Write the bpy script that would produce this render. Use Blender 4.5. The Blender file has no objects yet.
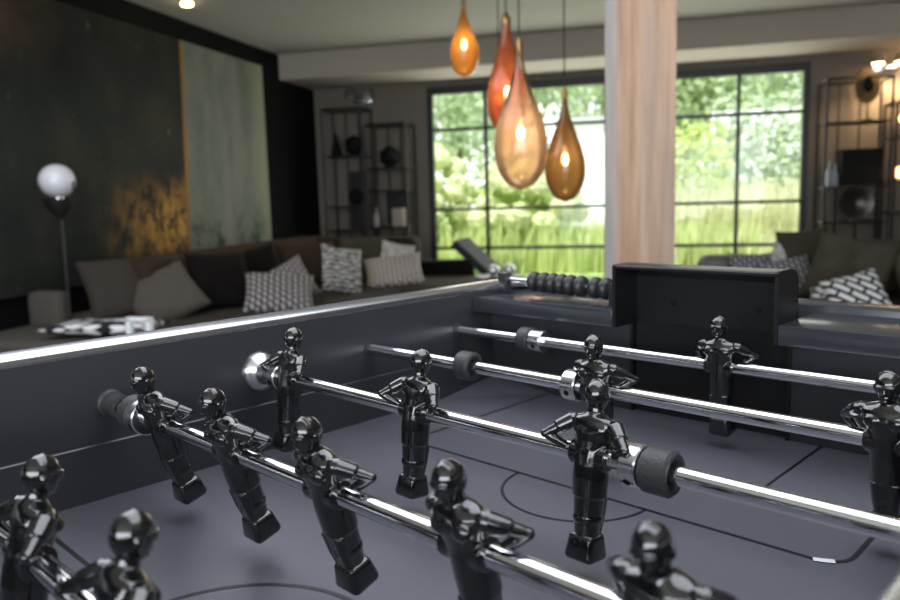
import bpy, bmesh, math, random
from mathutils import Vector, Matrix, Euler, noise
random.seed(7)
C = bpy.context.scene.collection
PI = math.pi
R = math.radians
Z0 = 1.07                                   # camera height above the floor

# ------------------------------------------------------------------ camera
CR = Vector((0.96613727, 0.25642437, -0.02872855))
CU = Vector((-0.00672818, 0.13633646, 0.99063974))
CF = Vector((-0.25794092, 0.95690068, -0.133445))
cam = bpy.data.cameras.new('camera')
cam_o = bpy.data.objects.new('camera', cam)
C.objects.link(cam_o)
mw = Matrix.Identity(4)
for i in range(3):
    mw[i][0], mw[i][1], mw[i][2] = CR[i], CU[i], -CF[i]
mw[2][3] = Z0
cam_o.matrix_world = mw
cam.sensor_width = 36
cam.lens = 765 / 900 * 36
cam.clip_start = 0.01
cam.dof.use_dof = True
cam.dof.focus_distance = 0.60
cam.dof.aperture_fstop = 7.8
bpy.context.scene.camera = cam_o

def at(px, py, Y):
    """world point at room depth Y seen in direction (px, py) of the survey photo"""
    d = CR * ((px - 450) / 765) + CU * (-(py - 300) / 765) + CF
    p = d * (Y / d.y)
    p.z += Z0
    return p

# ------------------------------------------------------------------ materials
MATS = {}
class NT:
    def __init__(s, name):
        s.m = bpy.data.materials.new(name); s.m.use_nodes = True
        s.t = s.m.node_tree; s.n = s.t.nodes; s.l = s.t.links
        s.b = s.n['Principled BSDF']; s.out = s.n['Material Output']
    def add(s, typ, **kw):
        n = s.n.new(typ)
        for k, v in kw.items():
            if k.startswith('_'): setattr(n, k[1:], v)
            else: n.inputs[k.replace('__', ' ')].default_value = v
        return n
    def link(s, a, b): s.l.new(a, b)

def rgb(c): return (c[0], c[1], c[2], 1)

def mat(name, col, rough=0.5, metal=0.0, spec=0.5, var=0.0, scale=8.0, bump=0.0, bscale=60.0, coat=0.0, sheen=0.0, stretch=None):
    if name in MATS: return MATS[name]
    t = NT(name)
    b = t.b
    b.inputs['Base Color'].default_value = rgb(col)
    b.inputs['Roughness'].default_value = rough
    b.inputs['Metallic'].default_value = metal
    b.inputs['Specular IOR Level'].default_value = spec
    b.inputs['Coat Weight'].default_value = coat
    b.inputs['Sheen Weight'].default_value = sheen
    tc = t.add('ShaderNodeTexCoord')
    mp = t.add('ShaderNodeMapping')
    if stretch: mp.inputs['Scale'].default_value = stretch
    t.link(tc.outputs['Object'], mp.inputs['Vector'])
    nz = t.add('ShaderNodeTexNoise', Scale=scale, Detail=4.0)
    t.link(mp.outputs['Vector'], nz.inputs['Vector'])
    mx = t.add('ShaderNodeMix', _data_type='RGBA')
    mx.inputs[6].default_value = rgb([max(0, c * (1 - var)) for c in col])
    mx.inputs[7].default_value = rgb([min(1, c * (1 + var)) for c in col])
    t.link(nz.outputs['Fac'], mx.inputs[0])
    t.link(mx.outputs[2], b.inputs['Base Color'])
    if bump:
        n2 = t.add('ShaderNodeTexNoise', Scale=bscale, Detail=3.0)
        t.link(mp.outputs['Vector'], n2.inputs['Vector'])
        bp = t.add('ShaderNodeBump', Strength=bump, Distance=0.01)
        t.link(n2.outputs['Fac'], bp.inputs['Height'])
        t.link(bp.outputs['Normal'], b.inputs['Normal'])
    MATS[name] = t.m
    return t.m

def emat(name, col, strength):
    t = NT(name)
    t.b.inputs['Base Color'].default_value = rgb(col)
    t.b.inputs['Emission Color'].default_value = rgb(col)
    t.b.inputs['Emission Strength'].default_value = strength
    return t.m

def glass_pane():
    t = NT('window_glass')
    tr = t.add('ShaderNodeBsdfTransparent', Color=(0.96, 0.985, 0.97, 1))
    gl = t.add('ShaderNodeBsdfGlossy', Roughness=0.02)
    fr = t.add('ShaderNodeFresnel', IOR=1.45)
    mx = t.add('ShaderNodeMixShader')
    t.link(fr.outputs[0], mx.inputs[0]); t.link(tr.outputs[0], mx.inputs[1]); t.link(gl.outputs[0], mx.inputs[2])
    t.link(mx.outputs[0], t.out.inputs['Surface'])
    return t.m

def shade_glass(name, col, tcol, tran=0.5, clear=0.0, ztop=1.0):
    """thin amber glass blown round a wire net: partly see-through, partly diffusing; clearer towards the neck"""
    t = NT(name)
    tc = t.add('ShaderNodeTexCoord')
    sep = t.add('ShaderNodeSeparateXYZ'); t.link(tc.outputs['Object'], sep.inputs[0])
    wv = t.add('ShaderNodeTexWave', _bands_direction='Z', Scale=24.0, Distortion=1.6, Detail=2.0)
    t.link(tc.outputs['Object'], wv.inputs['Vector'])
    c1 = t.add('ShaderNodeMix', _data_type='RGBA')
    c1.inputs[6].default_value = rgb(col); c1.inputs[7].default_value = rgb([x * 0.62 for x in col])
    t.link(wv.outputs['Fac'], c1.inputs[0])
    tr = t.add('ShaderNodeBsdfTransparent', Color=rgb(tcol))
    tl = t.add('ShaderNodeBsdfTranslucent'); df = t.add('ShaderNodeBsdfDiffuse')
    t.link(c1.outputs[2], tl.inputs['Color']); t.link(c1.outputs[2], df.inputs['Color'])
    m1 = t.add('ShaderNodeMixShader', Fac=0.45); t.link(tl.outputs[0], m1.inputs[1]); t.link(df.outputs[0], m1.inputs[2])
    mr = t.add('ShaderNodeMapRange'); mr.inputs['From Min'].default_value = ztop * 0.55; mr.inputs['From Max'].default_value = ztop * 0.8
    mr.inputs['To Min'].default_value = tran; mr.inputs['To Max'].default_value = tran + clear
    t.link(sep.outputs['Z'], mr.inputs['Value'])
    m2 = t.add('ShaderNodeMixShader'); t.link(mr.outputs[0], m2.inputs[0]); t.link(m1.outputs[0], m2.inputs[1]); t.link(tr.outputs[0], m2.inputs[2])
    gl = t.add('ShaderNodeBsdfGlossy', Roughness=0.08)
    fr = t.add('ShaderNodeFresnel', IOR=1.45)
    m3 = t.add('ShaderNodeMixShader'); t.link(fr.outputs[0], m3.inputs[0]); t.link(m2.outputs[0], m3.inputs[1]); t.link(gl.outputs[0], m3.inputs[2])
    t.link(m3.outputs[0], t.out.inputs['Surface'])
    return t.m

def pattern(name, kind, light, dark, scale):
    """woven cushion covers, on the cushion's own UV map"""
    t = NT(name)
    t.b.inputs['Roughness'].default_value = 0.9
    tc = t.add('ShaderNodeTexCoord'); mp = t.add('ShaderNodeMapping'); t.link(tc.outputs['UV'], mp.inputs['Vector'])
    rmp = t.add('ShaderNodeValToRGB'); rmp.color_ramp.interpolation = 'EASE'
    rmp.color_ramp.elements[0].color = rgb(dark); rmp.color_ramp.elements[1].color = rgb(light)
    if kind == 'key':       # broken blocks, black and white
        br = t.add('ShaderNodeTexBrick', Scale=scale, _offset=0.5, _squash=1.0)
        br.inputs['Mortar Size'].default_value = 0.035; br.inputs['Mortar Smooth'].default_value = 0.05
        br.inputs['Color1'].default_value = (1, 1, 1, 1); br.inputs['Color2'].default_value = (1, 1, 1, 1); br.inputs['Mortar'].default_value = (0, 0, 0, 1)
        br.inputs['Brick Width'].default_value = 0.42; br.inputs['Row Height'].default_value = 0.16
        mp.inputs['Rotation'].default_value = (0, 0, R(50))
        t.link(mp.outputs['Vector'], br.inputs['Vector']); t.link(br.outputs['Color'], rmp.inputs['Fac'])
    elif kind == 'rows':    # ragged horizontal rows
        wv = t.add('ShaderNodeTexWave', _bands_direction='Y', Scale=scale, Distortion=5.0, Detail=1.0)
        wv.inputs['Detail Scale'].default_value = 3.0
        t.link(mp.outputs['Vector'], wv.inputs['Vector']); t.link(wv.outputs['Fac'], rmp.inputs['Fac'])
        rmp.color_ramp.elements[0].position = 0.40; rmp.color_ramp.elements[1].position = 0.6
    elif kind == 'leaf':    # big white leaf strokes on black
        vo = t.add('ShaderNodeTexVoronoi', Scale=scale, _feature='F1'); mp.inputs['Scale'].default_value = (1, 2.2, 1)
        mp.inputs['Rotation'].default_value = (0, 0, R(35))
        t.link(mp.outputs['Vector'], vo.inputs['Vector']); t.link(vo.outputs['Distance'], rmp.inputs['Fac'])
        rmp.color_ramp.elements[0].position = 0.44; rmp.color_ramp.elements[1].position = 0.5
        rmp.color_ramp.elements[0].color = rgb(light); rmp.color_ramp.elements[1].color = rgb(dark)
    else:                   # small woven zigzag
        wv = t.add('ShaderNodeTexWave', _wave_type='BANDS', _bands_direction='DIAGONAL', _wave_profile='TRI', Scale=scale)
        w2 = t.add('ShaderNodeTexWave', _wave_type='BANDS', _bands_direction='X', _wave_profile='TRI', Scale=scale * 0.8)
        ad = t.add('ShaderNodeMath', _operation='MULTIPLY')
        t.link(mp.outputs['Vector'], wv.inputs['Vector']); t.link(mp.outputs['Vector'], w2.inputs['Vector'])
        t.link(wv.outputs['Fac'], ad.inputs[0]); t.link(w2.outputs['Fac'], ad.inputs[1])
        t.link(ad.outputs[0], rmp.inputs['Fac'])
        rmp.color_ramp.elements[0].position = 0.18; rmp.color_ramp.elements[1].position = 0.36
    t.link(rmp.outputs['Color'], t.b.inputs['Base Color'])
    return t.m

M_player = mat('player_gloss_black', (0.006, 0.006, 0.0065), 0.15, 0.0, 0.6, 0.1, 300, coat=0.7)
M_chrome = mat('polished_chrome', (0.80, 0.81, 0.84), 0.09, 1.0, 0.5, 0.03, 40)
M_rail = mat('rail_brushed_chrome', (0.56, 0.57, 0.60), 0.27, 1.0, 0.5, 0.05, 60)
M_satin = mat('satin_aluminium', (0.72, 0.73, 0.75), 0.24, 1.0, 0.5, 0.05, 200)
M_rubber = mat('bumper_rubber', (0.035, 0.035, 0.036), 0.5, 0.0, 0.4, 0.25, 90, 0.15, 400)
M_cab = mat('cabinet_black', (0.030, 0.031, 0.036), 0.30, 0.0, 0.5, 0.12, 5, 0.04, 500)
M_shelf = mat('end_shelf_black', (0.030, 0.032, 0.038), 0.22, 0.0, 0.6, 0.1, 6)
M_goal = mat('goal_box_black', (0.007, 0.007, 0.007), 0.42, 0.0, 0.3, 0.1, 6)
M_field = mat('playfield_slate', (0.078, 0.079, 0.094), 0.38, 0.0, 0.45, 0.07, 14, 0.05, 900)
M_line = mat('playfield_line_black', (0.004, 0.004, 0.005), 0.45)
M_scuff = mat('worn_white', (0.6, 0.6, 0.6), 0.6)
M_wallblack = mat('wall_black_paint', (0.0035, 0.0036, 0.0042), 0.8, 0, .12, var=0.2, scale=3)
M_taupe = mat('wall_taupe_plaster', (0.20, 0.175, 0.145), 0.85, var=0.06, scale=2, bump=0.05)
M_ceil = mat('ceiling_plaster', (0.50, 0.485, 0.42), 0.9, var=0.04, scale=1.5)
M_frame = mat('window_frame_dark', (0.012, 0.013, 0.013), 0.45)
M_steel = mat('shelf_black_steel', (0.012, 0.011, 0.010), 0.5)
M_grey = mat('sofa_grey_linen', (0.044, 0.038, 0.031), 0.95, 0, .2, var=0.18, scale=10, bump=0.25, bscale=220)
M_taupe_f = mat('sofa_taupe_linen', (0.075, 0.065, 0.052), 0.95, var=0.12, scale=14, bump=0.25, bscale=220)
M_beige = mat('ottoman_beige_linen', (0.21, 0.185, 0.155), 0.95, var=0.08, scale=12, bump=0.2, bscale=220)
M_black_f = mat('cushion_black_velvet', (0.0055, 0.0042, 0.0034), 0.95, 0, .2, var=0.3, scale=12)
M_brown = mat('cushion_brown_suede', (0.034, 0.022, 0.014), 0.95, 0, .2, var=0.25, scale=10)
M_olive = mat('cushion_olive_linen', (0.055, 0.050, 0.034), 0.95, 0, .2, var=0.3, scale=9, bump=0.2, bscale=200)

# ------------------------------------------------------------------ mesh helpers
class MB:
    def __init__(s): s.bm = bmesh.new()
    def box(s, c, size, rot=None, bevel=0.0, seg=2):
        r = bmesh.ops.create_cube(s.bm, size=1.0)
        vs = r['verts']
        for v in vs: v.co = Vector((v.co.x * size[0], v.co.y * size[1], v.co.z * size[2]))
        if bevel > 0:
            es = list({e for v in vs for e in v.link_edges})
            o = bmesh.ops.bevel(s.bm, geom=es, offset=bevel, segments=seg, affect='EDGES', profile=0.5, clamp_overlap=True)
            vs = list({v for f in o['faces'] for v in f.verts} | {v for v in vs if v.is_valid})
        m = Matrix.Translation(Vector(c))
        if rot is not None: m = m @ (rot.to_matrix().to_4x4() if isinstance(rot, Euler) else rot)
        bmesh.ops.transform(s.bm, matrix=m, verts=vs)
        return s
    def b2(s, p0, p1, bevel=0.0, seg=2):
        p0 = Vector(p0); p1 = Vector(p1)
        d = p1 - p0
        return s.box((p0 + p1) / 2, (abs(d.x), abs(d.y), abs(d.z)), None, bevel, seg)
    def ball(s, c, r, sc=(1, 1, 1), u=20, v=12, rot=None):
        o = bmesh.ops.create_uvsphere(s.bm, u_segments=u, v_segments=v, radius=1.0)
        m = Matrix.Translation(Vector(c))
        if rot is not None: m = m @ rot.to_matrix().to_4x4()
        m = m @ Matrix.Diagonal((r * sc[0], r * sc[1], r * sc[2], 1))
        bmesh.ops.transform(s.bm, matrix=m, verts=o['verts'])
        return s
    def tube(s, pts, r, seg=12, cap=True):
        pts = [Vector(p) for p in pts]
        rs = r if isinstance(r, (list, tuple)) else [r] * len(pts)
        rings = []; prev = None
        for i, p in enumerate(pts):
            t = (pts[min(i + 1, len(pts) - 1)] - pts[max(i - 1, 0)]).normalized()
            if prev is None:
                a = Vector((0, 0, 1)) if abs(t.z) < 0.9 else Vector((1, 0, 0))
                n = t.cross(a).normalized()
            else:
                n = (prev - t * prev.dot(t)).normalized()
            prev = n; b = t.cross(n)
            rings.append([s.bm.verts.new(p + (n * math.cos(2 * PI * k / seg) + b * math.sin(2 * PI * k / seg)) * rs[i]) for k in range(seg)])
        for a, b in zip(rings, rings[1:]):
            for k in range(seg): s.bm.faces.new((a[k], a[(k + 1) % seg], b[(k + 1) % seg], b[k]))
        if cap:
            s.bm.faces.new(rings[0][::-1]); s.bm.faces.new(rings[-1])
        return s
    def loft(s, secs, seg=28):
        """horizontal elliptical sections (z, rx, ry, cx, cy)"""
        rings = []
        for (z, rx, ry, cx, cy) in secs:
            rings.append([s.bm.verts.new((cx + rx * math.cos(2 * PI * k / seg), cy + ry * math.sin(2 * PI * k / seg), z)) for k in range(seg)])
        for a, b in zip(rings, rings[1:]):
            for k in range(seg): s.bm.faces.new((a[k], a[(k + 1) % seg], b[(k + 1) % seg], b[k]))
        s.bm.faces.new(rings[0][::-1]); s.bm.faces.new(rings[-1])
        return s
    def lathe(s, prof, c=(0, 0, 0), axis='Z', seg=32, cap=True):
        """profile of (radius, height) turned about an axis through c"""
        c = Vector(c); rings = []
        for r, h in prof:
            ring = []
            for k in range(seg):
                a = 2 * PI * k / seg; x, y = r * math.cos(a), r * math.sin(a)
                p = Vector((x, y, h)) if axis == 'Z' else Vector((h, x, y)) if axis == 'X' else Vector((y, h, x))
                ring.append(s.bm.verts.new(c + p))
            rings.append(ring)
        for a, b in zip(rings, rings[1:]):
            for k in range(seg): s.bm.faces.new((a[k], a[(k + 1) % seg], b[(k + 1) % seg], b[k]))
        if cap:
            s.bm.faces.new(rings[0][::-1]); s.bm.faces.new(rings[-1])
        return s
    def poly(s, pts):
        s.bm.faces.new([s.bm.verts.new(Vector(p)) for p in pts]); return s
    def prism(s, poly, z0, z1):
        a = [s.bm.verts.new((x, y, z0)) for x, y in poly]; b = [s.bm.verts.new((x, y, z1)) for x, y in poly]
        n = len(poly)
        s.bm.faces.new(a[::-1]); s.bm.faces.new(b)
        for k in range(n): s.bm.faces.new((a[k], a[(k + 1) % n], b[(k + 1) % n], b[k]))
        return s
    def build(s, name, m, parent=None, local=False, smooth=True, angle=40):
        bmesh.ops.recalc_face_normals(s.bm, faces=s.bm.faces)
        if parent is not None and not local:
            bmesh.ops.transform(s.bm, matrix=world_of(parent).inverted(), verts=s.bm.verts)
        me = bpy.data.meshes.new(name); s.bm.to_mesh(me); s.bm.free()
        o = bpy.data.objects.new(name, me); C.objects.link(o)
        me.materials.append(m)
        if smooth:
            me.polygons.foreach_set('use_smooth', [True] * len(me.polygons))
            me.set_sharp_from_angle(angle=R(angle))
        if parent is not None: o.parent = parent
        return o

def world_of(o):
    m = Matrix.LocRotScale(o.location, o.rotation_euler, o.scale)
    return world_of(o.parent) @ m if o.parent else m

def tag(o, label=None, cat=None, group=None, kind=None):
    if label: o['label'] = label
    if cat: o['category'] = cat
    if group: o['group'] = group
    if kind: o['kind'] = kind
    return o
def empty(name, loc=(0, 0, 0), rz=0, label=None, cat=None, group=None, kind=None):
    o = bpy.data.objects.new(name, None); C.objects.link(o)
    o.location = loc; o.rotation_euler = (0, 0, rz); o.empty_display_size = 0.05
    return tag(o, label, cat, group, kind)
def recenter(o):
    """put a single-mesh thing's origin at the middle of its base"""
    vs = [v.co for v in o.data.vertices]
    c = Vector(((min(v.x for v in vs) + max(v.x for v in vs)) / 2, (min(v.y for v in vs) + max(v.y for v in vs)) / 2, min(v.z for v in vs)))
    o.data.transform(Matrix.Translation(-c)); o.location = c
    return o

# ------------------------------------------------------------------ room shell
XL, XR, YF, YB, ZC = -3.96, 4.4, 8.69, -3.2, 2.65
WX0, WX1, WZ = -2.545, 1.515, 2.325
tag(MB().b2((XL - .2, YB - .2, -.1), (XR + .2, YF + .2, 0)).build('floor', mat('floor_dark_oak', (0.10, 0.075, 0.055), 0.45, var=0.3, scale=3, stretch=(6, .6, 1))), kind='structure')
tag(MB().b2((XL - .2, YB - .2, ZC), (XR + .2, YF + .2, ZC + .25)).build('ceiling', M_ceil), kind='structure')
tag(MB().b2((XL - .2, YB, 0), (XL, YF, ZC)).build('wall_left', M_wallblack), kind='structure')
tag(MB().b2((XR, YB, 0), (XR + .2, YF, ZC)).build('wall_right', M_taupe), kind='structure')
w = MB()
w.b2((XL - .2, YF, 0), (WX0, YF + .2, ZC)); w.b2((WX1, YF, 0), (XR + .2, YF + .2, ZC)); w.b2((WX0, YF, WZ), (WX1, YF + .2, ZC))
tag(w.build('wall_far', M_taupe), kind='structure')
w = MB()
w.b2((XL - .2, YB - .2, 0), (-2.6, YB, ZC)); w.b2((2.8, YB - .2, 0), (XR + .2, YB, ZC)); w.b2((-2.6, YB - .2, 2.3), (2.8, YB, ZC))
tag(w.build('wall_back', M_taupe), kind='structure')
tag(MB().b2((XL, 7.82, 2.385), (XR, YF, ZC)).build('trim_1', mat('bulkhead_plaster', (0.44, 0.40, 0.33), .9, var=.04, scale=1.5)), kind='structure')

# window: one wide black steel window, five rows of panes, some bars left out
PX = (WX1 - WX0) / 6; PZ = 0.4625
win = empty('window_1', ((WX0 + WX1) / 2, YF + .05, 0), kind='structure')
f = MB(); y0, y1 = YF - .01, YF + .07
f.b2((WX0, y0, WZ - .085), (WX1, y1, WZ)); f.b2((WX0, y0, 0), (WX1, y1, .06))
for x in (WX0 + .025, WX1 - .025): f.b2((x - .03, y0, .06), (x + .03, y1, WZ - .085))
f.build('window_frame', M_frame, win)
for k in (1, 3, 4, 5):
    x = WX0 + PX * k; hw = .028 if k == 3 else .018
    MB().b2((x - hw, y0 + .01, .06), (x + hw, y1 - .01, WZ - .085)).build('glazing_bar', M_frame, win)
for z in (0.472, 0.925, 1.84):
    MB().b2((WX0 + .05, y0 + .015, z - .017), (WX1 - .05, y1 - .015, z + .017)).build('glazing_bar', M_frame, win)
MB().poly([(WX0, YF + .03, 0.05), (WX1, YF + .03, 0.05), (WX1, YF + .03, WZ - .05), (WX0, YF + .03, WZ - .05)]).build('pane', glass_pane(), win)
# unseen window behind the camera, put in to bring daylight
win2 = empty('window_2', (0.1, YB - .1, 0), kind='structure')
f = MB()
f.b2((-2.6, YB - .15, 2.22), (2.8, YB - .07, 2.3)); f.b2((-2.6, YB - .15, 0), (2.8, YB - .07, .06))
for x in (-2.57, -1.25, .1, 1.45, 2.77): f.b2((x - .03, YB - .15, .06), (x + .03, YB - .07, 2.22))
f.build('window_frame', M_frame, win2)
MB().poly([(-2.6, YB - .11, 0.05), (2.8, YB - .11, 0.05), (2.8, YB - .11, 2.25), (-2.6, YB - .11, 2.25)]).build('pane', glass_pane(), win2)

# oak post
def wood():
    t = NT('weathered_oak')
    tc = t.add('ShaderNodeTexCoord'); mp = t.add('ShaderNodeMapping'); mp.inputs['Scale'].default_value = (9, 9, 0.5)
    t.link(tc.outputs['Object'], mp.inputs['Vector'])
    nz = t.add('ShaderNodeTexNoise', Scale=3.2, Detail=7.0, Roughness=0.65); t.link(mp.outputs['Vector'], nz.inputs['Vector'])
    rp = t.add('ShaderNodeValToRGB'); e = rp.color_ramp.elements
    e[0].position = .25; e[0].color = (0.20, 0.115, 0.065, 1); e[1].position = .62; e[1].color = (0.47, 0.31, 0.20, 1)
    t.link(nz.outputs['Fac'], rp.inputs['Fac'])
    # grey weathered edge, cracks
    n2 = t.add('ShaderNodeTexNoise', Scale=1.2, Detail=3.0); t.link(mp.outputs['Vector'], n2.inputs['Vector'])
    mx = t.add('ShaderNodeMix', _data_type='RGBA'); mx.inputs[7].default_value = (0.36, 0.31, 0.27, 1)
    mr = t.add('ShaderNodeMapRange'); mr.inputs['From Min'].default_value = .5; mr.inputs['From Max'].default_value = .8; mr.inputs['To Max'].default_value = .7
    t.link(n2.outputs['Fac'], mr.inputs['Value']); t.link(mr.outputs[0], mx.inputs[0]); t.link(rp.outputs['Color'], mx.inputs[6])
    t.link(mx.outputs[2], t.b.inputs['Base Color'])
    bp = t.add('ShaderNodeBump', Strength=0.5, Distance=0.006); t.link(nz.outputs['Fac'], bp.inputs['Height']); t.link(bp.outputs['Normal'], t.b.inputs['Normal'])
    t.b.inputs['Roughness'].default_value = 0.8
    return t.m
M_wood = wood()
M_wood_grey = mat('weathered_oak_grey', (0.42, 0.38, 0.36), 0.85, var=0.25, scale=6, bump=0.3, bscale=20, stretch=(5, 5, .5))
ca, cb = at(617, 150, 2.98), at(675.5, 150, 2.90)
px0, px1 = ca.x, cb.x
pil = MB()
pil.prism([(px0, 2.93), (px1, 2.90), (px1, 3.16), (px0 - .045, 3.16), (px0 - .045, 3.0)], 0, ZC)
pl = pil.build('pillar', M_wood, smooth=False)
pl.data.materials.append(M_wood_grey)
for p_ in pl.data.polygons:
    if p_.normal.x < -0.5: p_.material_index = 1
tag(recenter(pl), kind='structure')

# ------------------------------------------------------------------ garden
def leaf_mat(name, col, var=.35):
    t = NT(name)
    tc = t.add('ShaderNodeTexCoord'); nz = t.add('ShaderNodeTexNoise', Scale=3.0, Detail=3.0)
    t.link(tc.outputs['Object'], nz.inputs['Vector'])
    mx = t.add('ShaderNodeMix', _data_type='RGBA')
    mx.inputs[6].default_value = rgb([c * (1 - var) for c in col]); mx.inputs[7].default_value = rgb([min(1, c * (1 + var)) for c in col])
    t.link(nz.outputs['Fac'], mx.inputs[0])
    df = t.add('ShaderNodeBsdfDiffuse'); tl = t.add('ShaderNodeBsdfTranslucent')
    t.link(mx.outputs[2], df.inputs['Color']); t.link(mx.outputs[2], tl.inputs['Color'])
    ms = t.add('ShaderNodeMixShader', Fac=.45); t.link(df.outputs[0], ms.inputs[1]); t.link(tl.outputs[0], ms.inputs[2])
    t.link(ms.outputs[0], t.out.inputs['Surface'])
    return t.m
L_tree = leaf_mat('leaves_mid_green', (0.42, 0.50, 0.29))
L_lime = leaf_mat('leaves_lime', (0.52, 0.62, 0.22))
L_pale = leaf_mat('leaves_silver_green', (0.52, 0.60, 0.42))
L_grass = leaf_mat('grass_blades', (0.60, 0.68, 0.30))
L_reed = leaf_mat('reed_blades', (0.72, 0.72, 0.46))
L_bloom = leaf_mat('hydrangea_cream', (0.80, 0.84, 0.54), .18)
M_bark = mat('bark', (0.12, 0.09, 0.06), .9, var=.3)
def leaves(mb, c, rad, n, size, fill=.55):
    bm = mb.bm
    for _ in range(n):
        d = Vector((random.gauss(0, 1), random.gauss(0, 1), random.gauss(0, 1))).normalized()
        r = fill + (1 - fill) * random.random() ** .5
        p = Vector(c) + Vector((d.x * rad[0], d.y * rad[1], d.z * rad[2])) * r * (.8 + .35 * noise.noise(d * 2.3 + Vector(c)))
        if p.z < .02: p.z = .02 + random.random() * .1
        a = Vector((random.gauss(0, 1), random.gauss(0, 1), random.gauss(0, 1))).normalized()
        b = a.orthogonal().normalized()
        s_ = size * (.6 + .8 * random.random())
        bm.faces.new([bm.verts.new(p + a * s_), bm.verts.new(p + b * s_ * .5), bm.verts.new(p - a * s_), bm.verts.new(p - b * s_ * .5)])
def blades(mb, cx, cy, rx, ry, n, h, lean=.35, z0=0.0):
    bm = mb.bm
    for _ in range(n):
        x = cx + random.uniform(-rx, rx); y = cy + random.uniform(-ry, ry)
        hh = h * random.uniform(.55, 1.05); a = random.uniform(0, 2 * PI); l = random.random() * lean * hh
        w_ = .012 + .012 * random.random()
        t = Vector((math.cos(a), math.sin(a), 0)); s_ = Vector((-t.y, t.x, 0)) * w_
        b = Vector((x, y, z0)); m_ = b + t * l * .35 + Vector((0, 0, hh * .6)); e = b + t * l + Vector((0, 0, hh))
        v = [bm.verts.new(q) for q in (b - s_, b + s_, m_ + s_ * .8, m_ - s_ * .8, e)]
        bm.faces.new((v[0], v[1], v[2], v[3])); bm.faces.new((v[3], v[2], v[4]))
tag(MB().b2((-30, YF + .21, -.1), (30, 45, -.005)).build('lawn', mat('lawn_green', (0.30, 0.40, 0.13), .95, var=.3, scale=2)), kind='structure')
tag(MB().b2((-30, YB - 25, -.1), (30, YB - .21, -.005)).build('terrace', mat('terrace_stone', (0.45, 0.44, 0.42), .9, var=.1, scale=2)), kind='structure')
def tree(x, y, h, r, n, m, lab, tr=.12, size=.16):
    t = empty('tree', (x, y, 0), 0, lab, 'tree', 'trees at the end of the garden')
    mb = MB()
    for k in range(7):
        a = random.uniform(0, 2 * PI); q = random.uniform(0, .55)
        leaves(mb, (x + r * q * math.cos(a), y + r * q * math.sin(a), h * random.uniform(.45, .8)), (r * .6, r * .6, h * .27), n // 7, size)
    mb.build('crown', m, t, smooth=False)
    MB().tube([(x, y, 0), (x + .1, y, h * .35), (x, y + .1, h * .7)], [tr, tr * .8, tr * .3], 8).build('trunk', M_bark, t)
tree(-8.6, 21, 6.6, 3.0, 3200, L_tree, 'tall green tree behind the hydrangeas, seen through the first column of panes')
tree(-4.2, 23, 7.5, 3.0, 3000, L_pale, 'pale leafy tree behind the tall teardrop lamps')
tree(0.9, 26, 6.8, 2.6, 2400, L_tree, 'airy tree with sky gaps behind the brown teardrop lamp')
tree(4.6, 24, 7.0, 3.0, 3000, L_pale, 'pale green tree behind the garden wall beside the oak post', size=.15)
tree(8.6, 23, 6.2, 2.7, 2600, L_tree, 'bushy tree rising over the garden wall at the far right pane')
tree(-7.6, 30, 8.5, 3.4, 3200, L_pale, 'tallest pale tree far behind the first window column')
tree(-1.6, 33, 8.8, 3.2, 3000, L_tree, 'distant round tree behind the white garden house')
tree(9.4, 33, 9.2, 3.6, 3200, L_tree, 'distant broad tree above the right end of the garden wall')
tree(3.2, 30, 8.6, 3.0, 3000, L_lime, 'distant lime tree just right of the oak post')
def bush(name, x, y, r, h, n, m, lab, cat, group=None, blooms=0, size=.07):
    t = empty(name, (x, y, 0), 0, lab, cat, group)
    mb = MB(); leaves(mb, (x, y, h * .5), (r, r * .8, h * .55), n, size, .45); mb.build('foliage', m, t, smooth=False)
    for k in range(blooms):
        a = random.uniform(PI * .95, 2.05 * PI); e = random.uniform(-.1, 1.2)
        p = (x + r * 1.0 * math.cos(a) * math.cos(e), y + r * .85 * math.sin(a) * math.cos(e), max(.25, h * (.5 + .55 * math.sin(e))))
        b = MB(); b.ball(p, random.uniform(.12, .19), (1, 1, .85), 20, 14)
        for v in b.bm.verts: v.co += noise.noise_vector(v.co * 22) * .055
        b.build('bloom', L_bloom, t, smooth=False)
    return t
bush('hydrangea_bush', -3.75, 11.6, 1.0, 1.75, 1500, L_lime, 'hydrangea bush full of cream blooms by the first window panes', 'shrub', blooms=34)
bush('hydrangea_bush', -2.05, 11.9, .95, 1.45, 1400, L_lime, 'hydrangea bush with cream blooms below the largest teardrop lamp', 'shrub', blooms=30)
bush('garden_shrub', -2.3, 13.8, 1.2, 2.2, 1500, L_tree, 'green shrub growing behind the hydrangea blooms', 'shrub')
bush('garden_shrub', .55, 12.6, .75, 2.3, 1500, L_lime, 'tall lime green shrub beside the right edge of the oak post', 'shrub')
h_ = MB()
for k in range(16): leaves(h_, (1.2 + k * .42, 15.6 + .1 * math.sin(k), 1.4), (.6, .5, 1.75), 620, .08, .35)
tag(recenter(h_.build('hedge', L_pale, smooth=False)), 'long pale green hedge below the pale garden wall', 'hedge')
tag(recenter(MB().b2((1.3, 19.6, 0), (12, 19.9, 2.9), .02).build('garden_wall', mat('garden_wall_pale', (0.75, 0.76, 0.80), .8, var=.05))), 'pale garden wall standing above the long hedge', 'wall')
hs = empty('garden_house', (-.7, 17.6, 0), 0, 'white garden house beyond the tall grass left of the oak post', 'house')
MB().b2((-1.75, 16.9, 0), (.3, 18.4, 2.55)).build('wall', mat('white_render', (0.92, 0.93, 0.95), .8, var=.02), hs)
MB().b2((-1.85, 16.8, 2.55), (.4, 18.5, 2.66)).build('roof', mat('roof_grey', (0.5, 0.52, 0.55), .6), hs)
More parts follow.
